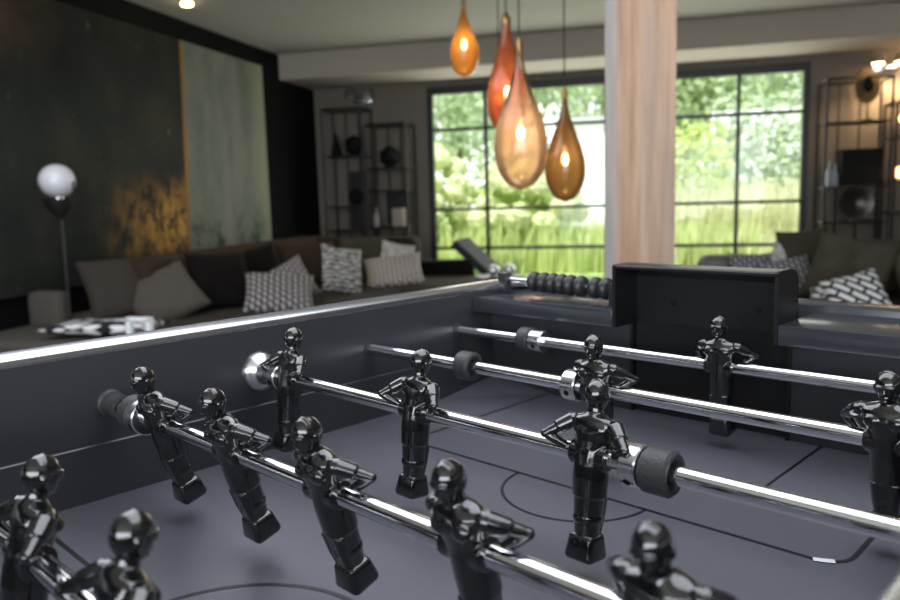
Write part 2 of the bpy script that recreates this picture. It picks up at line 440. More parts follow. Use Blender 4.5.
MB().b2((-1.0, 16.88, 0.02), (-.3, 16.92, 2.0)).build('door', mat('door_pale', (0.7, 0.74, 0.76), .6), hs)
g = MB(); blades(g, -1.1, 11.6, 2.4, 1.3, 2600, .75); blades(g, -3.3, 10.3, 1.6, .5, 900, .45)
tag(g.build('meadow_grass', L_grass, smooth=False), 'soft yellow green grass growing outside the left part of the window', 'grass', kind='stuff')
g = MB(); blades(g, 1.9, 12.3, 1.7, 1.0, 2600, 1.25, .45); blades(g, 1.4, 10.8, 1.6, .5, 900, .6)
tag(g.build('feather_reeds', L_reed, smooth=False), 'tall pale feathery reeds outside the right part of the window', 'grass', kind='stuff')

# ------------------------------------------------------------------ painting
def painting_mat():
    t = NT('abstract_canvas')
    tc = t.add('ShaderNodeTexCoord'); sp = t.add('ShaderNodeSeparateXYZ'); t.link(tc.outputs['Object'], sp.inputs[0])
    def noise_(scale, sc, det=5.0, rough=.6):
        mp = t.add('ShaderNodeMapping'); mp.inputs['Scale'].default_value = sc
        t.link(tc.outputs['Object'], mp.inputs['Vector'])
        n = t.add('ShaderNodeTexNoise', Scale=scale, Detail=det, Roughness=rough); t.link(mp.outputs[0], n.inputs['Vector']); return n.outputs['Fac']
    def ramp(fac, *stops):
        r = t.add('ShaderNodeValToRGB'); e = r.color_ramp.elements
        while len(e) < len(stops): e.new(.5)
        for i, (p, c) in enumerate(stops): e[i].position = p; e[i].color = rgb(c)
        t.link(fac, r.inputs['Fac']); return r.outputs['Color']
    def mr(v, a, b, c=0.0, d=1.0):
        m = t.add('ShaderNodeMapRange', _interpolation_type='SMOOTHSTEP')
        for n_, x in zip(('From Min', 'From Max', 'To Min', 'To Max'), (a, b, c, d)): m.inputs[n_].default_value = x
        t.link(v, m.inputs['Value']); return m.outputs[0]
    def mul(a, b):
        m = t.add('ShaderNodeMath', _operation='MULTIPLY'); t.link(a, m.inputs[0]); t.link(b, m.inputs[1]); return m.outputs[0]
    def mix(f, a, b):
        m = t.add('ShaderNodeMix', _data_type='RGBA')
        if hasattr(f, 'node'): t.link(f, m.inputs[0])
        else: m.inputs[0].default_value = f
        for s_, i in ((a, 6), (b, 7)):
            if hasattr(s_, 'node'): t.link(s_, m.inputs[i])
            else: m.inputs[i].default_value = rgb(s_)
        return m.outputs[2]
    y, z = sp.outputs['Y'], sp.outputs['Z']
    tl_ = t.add('ShaderNodeMath', _operation='MULTIPLY_ADD'); t.link(z, tl_.inputs[0]); tl_.inputs[1].default_value = -.05; tl_.inputs[2].default_value = .122
    ya_ = t.add('ShaderNodeMath', _operation='ADD'); t.link(y, ya_.inputs[0]); t.link(tl_.outputs[0], ya_.inputs[1]); ys = ya_.outputs[0]
    dark = ramp(noise_(1.4, (1, 1, .8)), (.3, (.007, .009, .009)), (.55, (.018, .021, .017)), (.8, (.050, .045, .028)))
    # pale scratches in the dark field
    scr = mr(noise_(5.0, (1, 3.0, 1.0), 6, .75), .64, .71)
    dark = mix(scr, dark, (.24, .22, .12))
    warm = mul(mr(z, 1.75, 2.5), mr(noise_(1.1, (1, .6, .6)), .42, .7)); dark = mix(warm, dark, (.10, .06, .032))
    # ochre bloom towards the seam, low down
    band = mul(mr(z, .50, .80), mr(z, 1.40, .95))
    near = mr(y, -1.3, -.15)
    och = mul(mul(band, near), mr(noise_(5.0, (1, 1.4, .8), 8, .78), .40, .60)); dark = mix(och, dark, (.56, .30, .06))
    light = ramp(noise_(2.2, (1, 1.2, .5)), (.3, (.13, .15, .125)), (.55, (.21, .225, .18)), (.8, (.29, .285, .21)))
    low = mul(mr(z, 1.15, .7), mr(noise_(4.0, (1, 1, 1)), .45, .65)); light = mix(low, light, (.035, .055, .05))
    edge = mr(y, 1.08, 1.42); light = mix(mul(edge, mr(z, .4, 1.3)), light, (.31, .34, .23))
    seam = mul(mr(ys, -.03, .01), mr(ys, .07, .03)); light = mix(seam, light, (.27, .15, .05))
    side = t.add('ShaderNodeMath', _operation='GREATER_THAN'); side.inputs[1].default_value = 0.0; t.link(ys, side.inputs[0])
    col = mix(side.outputs[0], dark, light)
    t.link(col, t.b.inputs['Base Color']); t.b.inputs['Roughness'].default_value = .7; t.b.inputs['Specular IOR Level'].default_value = .2
    nn = t.add('ShaderNodeBump', Strength=.25, Distance=.01); t.link(noise_(9, (1, 1, 1)), nn.inputs['Height']); t.link(nn.outputs[0], t.b.inputs['Normal'])
    return t.m
pt = empty('painting', (XL + .03, 5.93, 0), 0, 'huge abstract painting, dark green with ochre and a grey-green panel, on black wall', 'painting')
MB().b2((XL + .012, 3.6, .52), (XL + .045, 7.36, 2.462), .004).build('canvas', painting_mat(), pt)
MB().b2((XL + .002, 3.65, .57), (XL + .012, 7.31, 2.41)).build('stretcher_frame', M_steel, pt)

# ------------------------------------------------------------------ teardrop lamps
M_cord = mat('lamp_cord', (0.02, 0.018, 0.015), .6)
M_brass = mat('lamp_fitting_brass', (0.30, 0.19, 0.08), .35, .9)
M_bulb = emat('warm_bulb', (1.0, 0.74, 0.42), 55)
def drop(b, top, wid, lab, col, tcol, tran, clear=0, bulb=.5, neck=.012, kink=.58):
    """b = bottom point, top height, full width"""
    h = top - b.z; r = wid / 2
    t = empty('teardrop_lamp', (b.x, b.y, b.z), 0, lab, 'pendant lamp', 'teardrop glass lamps hanging over the room')
    prof = []
    for k in range(33):
        u = k / 32; z = h * u
        if u < .30: rr = r * math.sin(math.acos(max(-1, min(1, 1 - u / .30))) ) if u > 0 else .002
        else:
            q = (u - .30) / .70
            rr = neck + (r - neck) * (math.cos(PI * min(1, q * .98)) * .5 + .5) ** 1.12
        prof.append((max(rr, .003), z))
    mb = MB(); mb.lathe(prof, (0, 0, 0), 'Z', 36, False)
    mb.build('glass_shade', shade_glass('amber_glass_' + str(len(bpy.data.materials)), col, tcol, tran, clear, h), t, local=True, angle=180)
    MB().lathe([(.005, 0), (.016, .01), (.016, .05), (.008, .06)], (0, 0, h * bulb + .05), 'Z', 12).tube([(0, 0, h * bulb + .1), (0, 0, h * .97)], .004, 6).build('lamp_holder', M_brass, t, local=True)
    MB().ball((0, 0, h * bulb), .0135, (1, 1, 2.0), 14, 10).build('bulb', M_bulb, t, local=True)
    MB().lathe([(neck + .001, h - .02), (neck + .004, h), (.006, h + .035)], (0, 0, 0), 'Z', 16).build('neck_cap', M_brass, t, local=True)
    MB().tube([(0, 0, h + .02), (0, 0, ZC - .03 - b.z)], .0035, 6).build('cord', M_cord, t, local=True)
    MB().lathe([(.05, 0), (.05, .02), (.02, .03)], (0, 0, ZC - .03 - b.z), 'Z', 20).build('ceiling_rose', M_brass, t, local=True)
drop(at(521.5, 190, 3.2), 1.67, .225, 'largest teardrop lamp, peach wire-woven glass with clear neck, hanging lowest but one', (1.0, .62, .36), (1, .82, .64), .55, .35, .40)
drop(at(508, 136, 3.5), 1.845, .185, 'tall copper red teardrop lamp behind the largest peach one', (.62, .18, .07), (.92, .42, .24), .36, 0, .38, .02)
drop(at(565.5, 202, 3.6), 1.52, .19, 'brown amber teardrop lamp hanging nearest the oak post', (.33, .18, .065), (.70, .50, .27), .38, 0, .40, .011)
drop(at(465, 77, 4.3), 2.125, .165, 'small amber teardrop lamp hanging apart, highest of all', (.72, .33, .07), (1, .66, .3), .38, 0, .45, .011)
drop(at(500, 128, 4.05), 1.80, .135, 'slim brownish teardrop lamp half hidden behind the copper red one', (.6, .32, .14), (.85, .6, .4), .3, .3, .4, .01)

# recessed ceiling spot
sp = empty('ceiling_spotlight', (-3.57, 5.55, ZC), 0, 'lit round downlight in the ceiling above the painting', 'ceiling light')
MB().lathe([(.062, -.008), (.062, 0), (.046, 0), (.044, -.008)], (-3.57, 5.55, ZC), 'Z', 28, False).build('trim_ring', M_satin, sp)
MB().lathe([(.001, -.03), (.04, -.026), (.044, -.004)], (-3.57, 5.55, ZC), 'Z', 24, False).build('bulb', emat('spot_bulb', (1, .76, .45), 30), sp)

# ------------------------------------------------------------------ floor lamp
lp = at(57, 181, 4.0)
fl = empty('floor_lamp', (lp.x, lp.y, 0), 0, 'white glass globe floor lamp standing before the dark painting', 'floor lamp')
tg = NT('opal_glass'); tg.b.inputs['Base Color'].default_value = (.80, .80, .84, 1); tg.b.inputs['Roughness'].default_value = .12
tg.b.inputs['Transmission Weight'].default_value = .15; tg.b.inputs['Coat Weight'].default_value = .5
MB().ball((lp.x, lp.y, lp.z), .107, (1, 1, .97), 32, 20).build('lamp_shade', tg.m, fl)
cl = MB(); cl.tube([(lp.x, lp.y, 0.02), (lp.x + .005, lp.y, lp.z - .22)], .010, 10)
cl.lathe([(.012, -.24), (.03, -.21), (.075, -.165), (.092, -.11), (.088, -.11), (.06, -.15), (.03, -.18)], lp, 'Z', 28)
cl.build('pole', M_steel, fl)
MB().lathe([(.02, -.17), (.03, -.15), (.028, -.10)], lp, 'Z', 18).build('socket', M_satin, fl)
MB().lathe([(.14, 0), (.14, .015), (.02, .03)], (lp.x, lp.y, 0), 'Z', 32).build('base', M_steel, fl)
for s_ in (-1, 1):
    MB().tube([lp + Vector((s_ * .085, 0, -.12)), lp + Vector((s_ * .115, 0, -.06)), lp + Vector((s_ * .118, 0, 0))], .006, 8).build('arm', M_steel, fl)

# ------------------------------------------------------------------ sofas and cushions
def cushion(name, w, h, t, m, loc, rot, label, cat='cushion', group=None, seed=0, wr=.012, n=22):
    """a stuffed square: w x h, thickness t, standing on its lower edge at loc, thin along local y"""
    bm = bmesh.new(); uvl = bm.loops.layers.uv.new('UVMap')
    def pt_(u, v, s_):
        q = max(0.0, (1 - u ** 4) * (1 - v ** 4))
        th = t / 2 * q ** .55
        x = w / 2 * u * (1 - .07 * (1 - v * v) ** 1 * abs(u) ** 3); z = h / 2 * v * (1 - .07 * (1 - u * u) * abs(v) ** 3)
        k = noise.noise(Vector((x * 7 + seed * 3.1, z * 7, s_ * 2.0))) * wr * q ** .3
        k += abs(noise.noise(Vector((x * 3 - seed, z * 3 + seed, s_ * 4.0)))) * -wr * 1.5 * q
        return Vector((x, s_ * (th + k), z + h / 2))
    for s_ in (-1, 1):
        g_ = [[bm.verts.new(pt_(-1 + 2 * i / n, -1 + 2 * j / n, s_)) for i in range(n + 1)] for j in range(n + 1)]
        for j in range(n):
            for i in range(n):
                q = [g_[j][i], g_[j][i + 1], g_[j + 1][i + 1], g_[j + 1][i]]; uv = [(i, j), (i + 1, j), (i + 1, j + 1), (i, j + 1)]
                if s_ > 0: q.reverse(); uv.reverse()
                f_ = bm.faces.new(q)
                for l_, (a, b) in zip(f_.loops, uv): l_[uvl].uv = (a / n, b / n)
    bmesh.ops.remove_doubles(bm, verts=bm.verts, dist=.0004)
    bmesh.ops.recalc_face_normals(bm, faces=bm.faces)
    me = bpy.data.meshes.new(name); bm.to_mesh(me); bm.free()
    me.polygons.foreach_set('use_smooth', [True] * len(me.polygons)); me.materials.append(m)
    o = bpy.data.objects.new(name, me); C.objects.link(o); o.location = loc; o.rotation_euler = [R(a) for a in rot]
    return tag(o, label, cat, group)

# left corner sofa: long side with its back to the painting, short side under the window
so = empty('corner_sofa', (-2.9, 5.6, 0), 0, 'long low dark corner sofa along the painting wall, covered with cushions', 'sofa')
S = .34
MB().b2((-3.55, 4.05, .05), (-2.05, 7.15, .22), .03, 3).build('base', M_grey, so)
MB().b2((-2.05, 6.05, .05), (-1.45, 7.15, .22), .03, 3).build('base', M_grey, so)
for a, b in ((4.05, 5.05), (5.07, 6.05)):
    MB().b2((-3.2, a, .22), (-2.02, b, S), .05, 4).build('seat_cushion', M_grey, so)
MB().b2((-3.2, 6.07, .22), (-1.43, 6.95, S), .05, 4).build('seat_cushion', M_olive, so)
MB().b2((-3.52, 4.3, .2), (-3.2, 7.2, .72), .07, 4).build('backrest', M_brown, so)
MB().b2((-3.25, 6.92, .2), (-2.2, 7.2, .70), .07, 4).build('backrest', M_brown, so)
MB().b2((-2.2, 6.95, .06), (-1.68, 7.2, .47), .03, 4).build('armrest', M_black_f, so)
P_zig = pattern('cushion_zigzag', 'zig', (.40, .37, .35), (.045, .042, .045), 4.6)
P_zag = pattern('cushion_zigzag_pale', 'zig', (.62, .58, .54), (.16, .14, .13), 5.0)
P_rows = pattern('cushion_rows', 'rows', (.55, .53, .50), (.02, .02, .022), 3.4)
P_white = pattern('cushion_white_rows', 'rows', (.72, .70, .68), (.20, .19, .18), 5)
P_key = pattern('cushion_key', 'key', (.72, .72, .70), (.006, .006, .012), 1.15)
P_leaf = pattern('cushion_leaf', 'leaf', (.75, .75, .73), (.008, .008, .010), 5.5)
P_tex = pattern('cushion_speckle', 'zig', (.38, .37, .38), (.06, .057, .06), 3.6)
cushion('cushion', .72, .45, .18, M_grey, (-3.22, 4.30, S), (-30, 0, 62), 'large grey back cushion at the near end of the left sofa', seed=1, wr=.02)
cushion('cushion', .46, .44, .16, M_taupe_f, (-2.955, 4.27, S - .01), (-46, -24, 46), 'grey square cushion flopped in front of the large grey back cushion', seed=2, wr=.02)
cushion('cushion', .46, .43, .16, M_black_f, (-2.90, 4.72, S - .01), (-22, 3, 58), 'near-black cushion right of the grey cushions, standing upright', seed=3)
cushion('cushion', .42, .40, .15, M_black_f, (-2.94, 5.34, S), (-16, -10, 50), 'black velvet cushion with its corner up behind the zigzag pair', seed=4)
cushion('cushion', .54, .41, .17, M_brown, (-2.78, 5.90, S), (-20, 0, 50), 'wide dark brown cushion in the middle of the left sofa', seed=5)
cushion('cushion', .36, .34, .13, P_zig, (-2.47, 5.00, S - .01), (-25, -26, 34), 'zigzag cushion leaning behind its twin, one corner up', group='zigzag cushions', seed=6)
cushion('cushion', .48, .38, .13, P_zig, (-2.44, 4.62, S - .01), (-52, 5, 28), 'zigzag cushion lying in front of its twin, nearest the table', group='zigzag cushions', seed=7)
cushion('cushion', .36, .39, .12, P_rows, (-2.36, 5.52, S), (-18, 12, 50), 'cushion with ragged black and white rows, middle of the left sofa', seed=8)
cushion('cushion', .42, .42, .15, M_olive, (-2.46, 6.30, S), (-18, 0, 30), 'dark olive cushion behind the two pale cushions', seed=9)
cushion('cushion', .32, .37, .12, P_white, (-2.25, 6.38, S), (-20, 14, 25), 'white ribbed cushion standing behind the pale woven one', seed=10)
cushion('cushion', .50, .33, .13, P_zag, (-2.12, 6.12, S - .01), (-42, -6, 20), 'pale woven cushion lying in front of the white ribbed cushion', seed=11)

# beige end of the seating, left
ot = empty('ottoman', (-3.2, 3.85, 0), 0, 'beige upholstered ottoman in front of the left sofa, under the leaf-print cushion', 'ottoman')
MB().b2((-3.9, 3.45, .06), (-2.45, 4.02, .25), .04, 4).build('base', M_beige, ot)
MB().b2((-3.9, 3.43, .25), (-2.43, 4.02, .335), .04, 4).build('seat_cushion', M_taupe_f, ot)
for x in (-3.8, -2.55):
    for y in (3.52, 3.95): MB().tube([(x, y, 0), (x, y, .07)], .025, 10).build('leg', M_steel, ot)
ac = empty('side_armchair', (-3.6, 4.5, 0), 0, 'taupe block armrest seat beside the floor lamp', 'seat')
MB().b2((-3.94, 4.03, .04), (-3.68, 4.17, .54), .05, 4).build('armrest', M_taupe_f, ac)
MB().b2((-3.94, 4.18, .04), (-3.60, 4.9, .34), .04, 4).build('seat', M_taupe_f, ac)
cushion('cushion', .64, .36, .085, P_leaf, (-3.09, 3.89, .38), (88, 0, 10), 'black cushion with white leaf print lying flat on the beige ottoman', seed=12)
hw = at(140, 331, 3.475)
fr_ = empty('wire_lantern', (hw.x, hw.y, .335), 0, 'small white square-framed lantern standing beside the leaf-print cushion', 'lantern')
M_white = mat('white_lacquer', (.80, .84, .84), .35)
z0 = .335
fb = MB(); fb.b2((hw.x - .075, hw.y - .03, z0), (hw.x + .075, hw.y + .03, z0 + .018), .004); fb.build('base', M_white, fr_)
fb = MB()
for sx in (-1, 1): fb.b2((hw.x + sx * .062 - .012, hw.y - .02, z0 + .018), (hw.x + sx * .062 + .012, hw.y + .02, z0 + .142), .004)
fb.b2((hw.x - .074, hw.y - .02, z0 + .122), (hw.x + .074, hw.y + .02, z0 + .146), .004); fb.build('frame', M_white, fr_)

# lounge chair with a tilted back, and a side table with two glass lights
M_slate = mat('chair_slate', (0.030, 0.034, 0.035), .85, 0, .2, var=.15)
lc = empty('lounge_chair', (-1.45, 7.0, 0), 0, 'dark grey lounge chair with a tilted slab back before the window', 'lounge chair')
A_, B_ = Vector((-1.88, 7.35, .61)), Vector((-1.42, 7.35, .18))
dv = (B_ - A_).normalized(); nv = Vector((-dv.z, 0, dv.x))
bk = MB()
q = [A_, B_, B_ - nv * -.07, A_ - nv * -.07]
vs1 = [bk.bm.verts.new((p.x, 7.05, p.z)) for p in q]; vs2 = [bk.bm.verts.new((p.x, 7.6, p.z)) for p in q]
bk.bm.faces.new(vs1); bk.bm.faces.new(vs2[::-1])
for k in range(4): bk.bm.faces.new((vs1[k], vs1[(k + 1) % 4], vs2[(k + 1) % 4], vs2[k]))
bk.build('backrest', M_slate, lc, smooth=False)
MB().b2((-1.42, 7.05, .16), (-.85, 7.6, .24), .02).build('seat', M_slate, lc)
for x in (-1.38, -.9):
    for y in (7.1, 7.55): MB().tube([(x, y, 0), (x, y, .17)], .018, 8).build('leg', M_steel, lc)
stx, sty = -1.22, 6.1
st = empty('side_table', (stx, sty, 0), 0, 'round dark side table between sofa and window, carrying two glass candle lights', 'table')
MB().lathe([(.2, .40), (.2, .42)], (stx, sty, 0), 'Z', 36).build('table_top', M_steel, st)
MB().tube([(stx, sty, .02), (stx, sty, .40)], .02, 10).build('leg', M_steel, st)
MB().lathe([(.14, 0), (.14, .02)], (stx, sty, 0), 'Z', 30).build('base', M_steel, st)
M_votive = mat('votive_glass', (.85, .87, .85), .05, .6)
for k, (dx, dy, lab) in enumerate(((-.05, 0, 'clear glass candle light on the dark side table, nearer the sofa'), (.075, .03, 'clear glass candle light on the dark side table, nearer the scoring beads'))):
    v = MB(); v.ball((stx + dx, sty + dy, .42 + .048), .05, (1, 1, .95), 18, 12)
    tag(recenter(v.build('candle_light', M_votive)), lab, 'candle holder', 'glass candle lights')

# right sofa
rs = empty('sofa', (1.25, 5.0, 0), 0, 'olive sofa right of the oak post with its low back to the window', 'sofa')
MB().b2((.28, 4.15, .05), (2.6, 5.55, .24), .03, 3).build('base', M_olive, rs)
for a, b in ((.3, 1.4), (1.42, 2.58)): MB().b2((a, 4.12, .24), (b, 5.25, .42), .05, 4).build('seat_cushion', M_olive, rs)
MB().b2((.28, 5.25, .24), (2.6, 5.58, .63), .08, 5).build('backrest', mat('sofa_grey_pile', (.16, .155, .15), .95, var=.35, scale=14), rs)
MB().b2((2.35, 4.2, .24), (2.62, 5.3, .6), .07, 4).build('armrest', M_olive, rs)
SR = .42
cushion('cushion', .26, .25, .12, P_tex, (.58, 5.12, SR), (-14, 0, 0), 'small speckled grey cushion on the right sofa, closest to the oak post', seed=13)
cushion('cushion', .30, .25, .12, P_tex, (.81, 4.93, SR), (-28, -10, 8), 'speckled grey cushion on the right sofa in front of the dark olive ones', seed=14)
cushion('cushion', .22, .31, .11, P_white, (.735, 5.12, SR), (-14, 20, 0), 'white ribbed cushion tilted behind the speckled cushion on the right sofa', seed=15)
cushion('cushion', .30, .40, .16, M_olive, (.90, 5.12, SR), (-14, -5, -12), 'dark olive cushion on the right sofa behind the speckled cushion', seed=16)
cushion('cushion', .42, .41, .22, M_olive, (.955, 4.55, SR - .01), (-22, 12, -30), 'big crumpled olive cushion on the right sofa, tallest of the heap', seed=17, wr=.05)
cushion('cushion', .62, .35, .20, M_olive, (1.42, 4.95, SR), (-16, 0, 5), 'wide olive back cushion behind the black and white block cushion', seed=18, wr=.03)
cushion('cushion', .46, .34, .20, M_olive, (1.50, 4.52, SR), (-20, -8, 15), 'olive cushion at the right picture edge, partly cut off', seed=22, wr=.03)
cushion('cushion', .29, .24, .11, P_key, (1.03, 4.20, SR - .005), (-30, -14, 14), 'cushion with bold black and white blocks on the right sofa', seed=19)
cushion('cushion', .20, .15, .10, P_leaf, (.865, 4.24, SR), (-40, 6, -8), 'small black and white cushion beside the bold block cushion', seed=20)

# ------------------------------------------------------------------ wire shelves
def shelf_unit(x0, x1, ztop, levels, y0, y1, lab, back_rods=2):
    t = empty('wire_shelf_unit', ((x0 + x1) / 2, (y0 + y1) / 2, 0), 0, lab, 'shelf unit')
    for x in (x0, x1):
        for y in (y0, y1): MB().tube([(x, y, 0), (x, y, ztop)], .013, 8).build('upright', M_steel, t)
    for z in levels:
        MB().b2((x0, y0, z - .014), (x1, y1, z), .002).build('shelf', M_steel, t)
    r = MB()
    for (a, b) in (((x0, y0), (x1, y0)), ((x0, y1), (x1, y1)), ((x0, y0), (x0, y1)), ((x1, y0), (x1, y1))):
        r.tube([(a[0], a[1], ztop), (b[0], b[1], ztop)], .013, 8)
    r.build('top_frame', M_steel, t)
    for k in range(back_rods):
        x = x0 + (x1 - x0) * (k + 1) / (back_rods + 1)
        MB().tube([(x, y1, .0), (x, y1, ztop)], .008, 6).build('back_rod', M_steel, t)
    return t
Y1, Y0s = 8.62, 8.30
shelf_unit(-3.70, -3.22, 2.10, (.35, .72, 1.00, 1.575), Y0s, Y1, 'tall black wire shelf unit in the dark corner beside the black wall')
shelf_unit(-3.18, -2.70, 1.90, (.35, .75, 1.42, 1.17), Y0s, Y1, 'lower black wire shelf unit left of the window')
def panel(x0, x1, z0, z1, y, lab):
    o = MB().b2((x0, y - .02, z0), (x1, y, z1), .004).build('backing_panel', mat('panel_charcoal', (.022, .02, .02), .7))
    return tag(recenter(o), lab, 'panel')
panel(-3.46, -3.24, .735, 1.40, 8.5, 'dark charcoal panel standing on the tall left wire shelf')
panel(-3.02, -2.72, .765, 1.15, 8.5, 'dark charcoal panel standing on the lower left wire shelf')
M_dark = mat('ornament_black', (.006, .006, .006), .8, 0, .2)
cn = MB(); cn.lathe([(.065, 0), (.05, .1), (.02, .22), (.004, .28)], (-3.60, 8.45, 1.575), 'Z', 20)
tag(recenter(cn.build('cone_ornament', M_dark)), 'black cone ornament on the upper board of the tall wire shelf', 'ornament')
def orb(x, z, r, lab, y=8.45):
    t = empty('orb_ornament', (x, y, z), 0, lab, 'ornament', 'dark faceted ornaments on the wire shelves')
    b = bmesh.new(); bmesh.ops.create_icosphere(b, subdivisions=1, radius=r); mb = MB(); mb.bm.free(); mb.bm = b
    bmesh.ops.translate(b, verts=b.verts, vec=(x, y, z + .02 + r * .84)); mb.build('body', M_dark, t, smooth=False)
    MB().lathe([(r * .5, 0), (r * .35, .03 + r * .1)], (x, y, z), 'Z', 16).build('foot', M_dark, t)
orb(-3.38, 1.575, .12, 'black faceted ornament beside the cone on the tall wire shelf')
orb(-2.95, 1.42, .13, 'black faceted ornament on the lower left wire shelf')
orb(-3.36, 1.00, .10, 'black faceted ornament before the charcoal panel, lower board of the tall shelf', 8.40)
def bottle(x, z, y, h, r, m, lab):
    o = MB().lathe([(r * .9, 0), (r, .01), (r, h * .55), (r * .35, h * .75), (r * .32, h), (r * .2, h)], (x, y, z), 'Z', 18).build('bottle', m)
    return tag(recenter(o), lab, 'bottle')
M_pale = mat('bottle_pale_ceramic', (.42, .38, .34), .35)
bottle(-3.12, .75, 8.42, .22, .035, M_pale, 'thin pale bottle on the lower left wire shelf')
bk2 = MB(); bk2.b2((-2.93, 8.40, .75), (-2.78, 8.46, .96), .006)
tag(recenter(bk2.build('picture_frame', mat('picture_cream', (.40, .34, .27), .5))), 'small cream picture frame leaning on the lower left wire shelf', 'picture frame')

# right shelf
shelf_unit(1.59, 2.16, 2.08, (.35, .72, 1.06, 1.68), 8.22, Y1, 'black wire shelf unit right of the window, carrying a brass disc', 2)
shelf_unit(2.20, 2.85, 1.84, (.35, .80, 1.10, 1.52), 8.22, Y1, 'lower black wire shelf unit at the right picture edge', 1)
rb = empty('ribbed_cabinet', (1.95, 8.42, .72), 0, 'black ribbed box cabinet standing inside the right wire shelf', 'cabinet')
MB().b2((1.76, 8.34, 1.075), (2.13, 8.58, 1.42), .004).build('body', M_dark, rb)
for k in range(11):
    MB().tube([(1.775 + k * .034, 8.335, 1.08), (1.775 + k * .034, 8.335, 1.415)], .008, 6).build('rib', M_steel, rb)
ds = empty('brass_disc', (1.98, 8.24, 1.93), 0, 'round brass disc with a dark centre on a thin stand, right wire shelf', 'ornament')
M_gold = mat('disc_brass', (.30, .22, .12), .45, .7, var=.25)
def turned(prof, c, a, name, m, par):
    b = MB().lathe(prof, (0, 0, 0), 'Y', 40)
    bmesh.ops.transform(b.bm, matrix=Matrix.Translation(Vector(c)) @ Matrix.Rotation(R(a), 4, 'Z'), verts=b.bm.verts)
    b.build(name, m, par)
turned([(.002, -.012), (.055, -.012), (.06, -.006), (.165, 0), (.17, .008), (.002, .012)], (1.94, 8.22, 2.005), 38, 'disc', M_gold, ds)
turned([(.002, -.02), (.06, -.016), (.065, -.006)], (1.94, 8.22, 2.005), 38, 'centre_boss', M_dark, ds)
MB().tube([(1.95, 8.24, 1.69), (1.95, 8.24, 1.84)], .006, 8).build('stand', M_steel, ds)
MB().lathe([(.05, 0), (.05, .01)], (1.95, 8.26, 1.68), 'Z', 20).build('foot', M_steel, ds)
bw = empty('round_bowl', (1.90, 8.30, .72), 0, 'dark round bowl dish propped under the ribbed cabinet', 'bowl')
MB().lathe([(.002, .05), (.08, .04), (.14, .01), (.16, -.02), (.15, -.02), (.10, .0), (.002, .02)], (1.90, 8.30, .90), 'Y', 36).build('bowl', mat('bowl_dark_metal', (.05, .045, .042), .3, .7), bw)
MB().b2((1.84, 8.26, .72), (1.96, 8.36, .745), .003).build('stand', M_steel, bw)
M_grey_c = mat('bottle_grey_glass', (.30, .31, .34), .2)
bottle(1.66, 1.06, 8.34, .26, .032, M_grey_c, 'tall grey glass bottle at the window end of the right wire shelf')
bottle(1.725, 1.06, 8.40, .22, .030, M_grey_c, 'shorter grey glass bottle beside the tall one on the right wire shelf')
M_warmglobe = emat('warm_globe', (1, .60, .26), 3.2)
def globe_lamp(p, zshelf, lab):
    t = empty('table_lamp', (p.x, p.y, zshelf), 0, lab, 'table lamp', 'small lit lamps on the right shelves')
    MB().ball(p, .055, (1, 1, 1), 20, 14).build('lamp_shade', M_warmglobe, t)
    MB().lathe([(.05, 0), (.05, .012), (.012, .02), (.012, p.z - zshelf - .045)], (p.x, p.y, zshelf), 'Z', 18).build('base', M_brass, t)
globe_lamp(Vector((2.27, 8.32, 1.18)), 1.10, 'glowing globe lamp on the middle board of the right-edge shelf')
globe_lamp(Vector((2.30, 8.32, 1.69)), 1.52, 'glowing small lamp on the upper board of the right-edge shelf')
gj = MB(); gj.lathe([(.05, 0), (.06, .03), (.055, .11), (.05, .12)], (2.31, 8.40, 1.10), 'Z', 18)
tag(recenter(gj.build('glass_jar', mat('jar_amber', (.25, .12, .04), .2))), 'dark amber jar behind the glowing globe lamp', 'jar')

# wall spots
def wall_spots(x, z, lab, lit):
    t = empty('wall_spotlight', (x, YF, z), 0, lab, 'wall light')
    MB().b2((x - .11, YF - .03, z - .06), (x + .11, YF, z + .02), .004).build('wall_plate', M_satin, t)
    for s_ in (-1, 1):
        c = Vector((x + s_ * .10, YF - .15, z + .03))
        MB().tube([(x + s_ * .06, YF - .02, z), c + Vector((0, .03, .02))], .008, 8).build('arm', M_satin, t)
        hd = MB().lathe([(.03, .07), (.05, .05), (.075, -.03), (.072, -.03), (.045, .04)], c, 'Z', 24).build('lamp_head', M_chrome, t)
        b = MB().ball(c + Vector((0, 0, -.022)), .055, (1, 1, .45), 16, 10)
        b.build('bulb', emat('sconce_bulb', (1, .72, .42), 26) if lit else M_votive, hd)
wall_spots(-3.33, 2.25, 'unlit chrome twin spotlight on the wall above the left wire shelves', False)
wall_spots(2.20, 2.24, 'lit chrome twin spotlight on the wall above the right wire shelves', True)

# ------------------------------------------------------------------ football table (local frame: x along the rods, y along the pitch)
TA = R(-29.2)
e1 = Vector((math.cos(TA), math.sin(TA), 0)); e2 = Vector((-e1.y, e1.x, 0))
CX, CY = -.369, .188                        # middle of the pitch
def tloc(a, b, z=0.0): return e1 * a + e2 * b + Vector((0, 0, z))
ZF, ZR, ZT = Z0 - .256, Z0 - .172, Z0 - .117
W_, L_ = .310, .590                         # half pitch
tb = empty('football_table', tloc(CX, CY), TA, 'black football table with slate pitch and chrome side rails', 'football table')
def T(mb, name, m, parent=tb, **k): return mb.build(name, m, parent, local=True, **k)
T(MB().b2((-W_ - .01, -L_ - .02, ZF - .02), (W_ + .01, L_ + .02, ZF)), 'playfield', M_field)
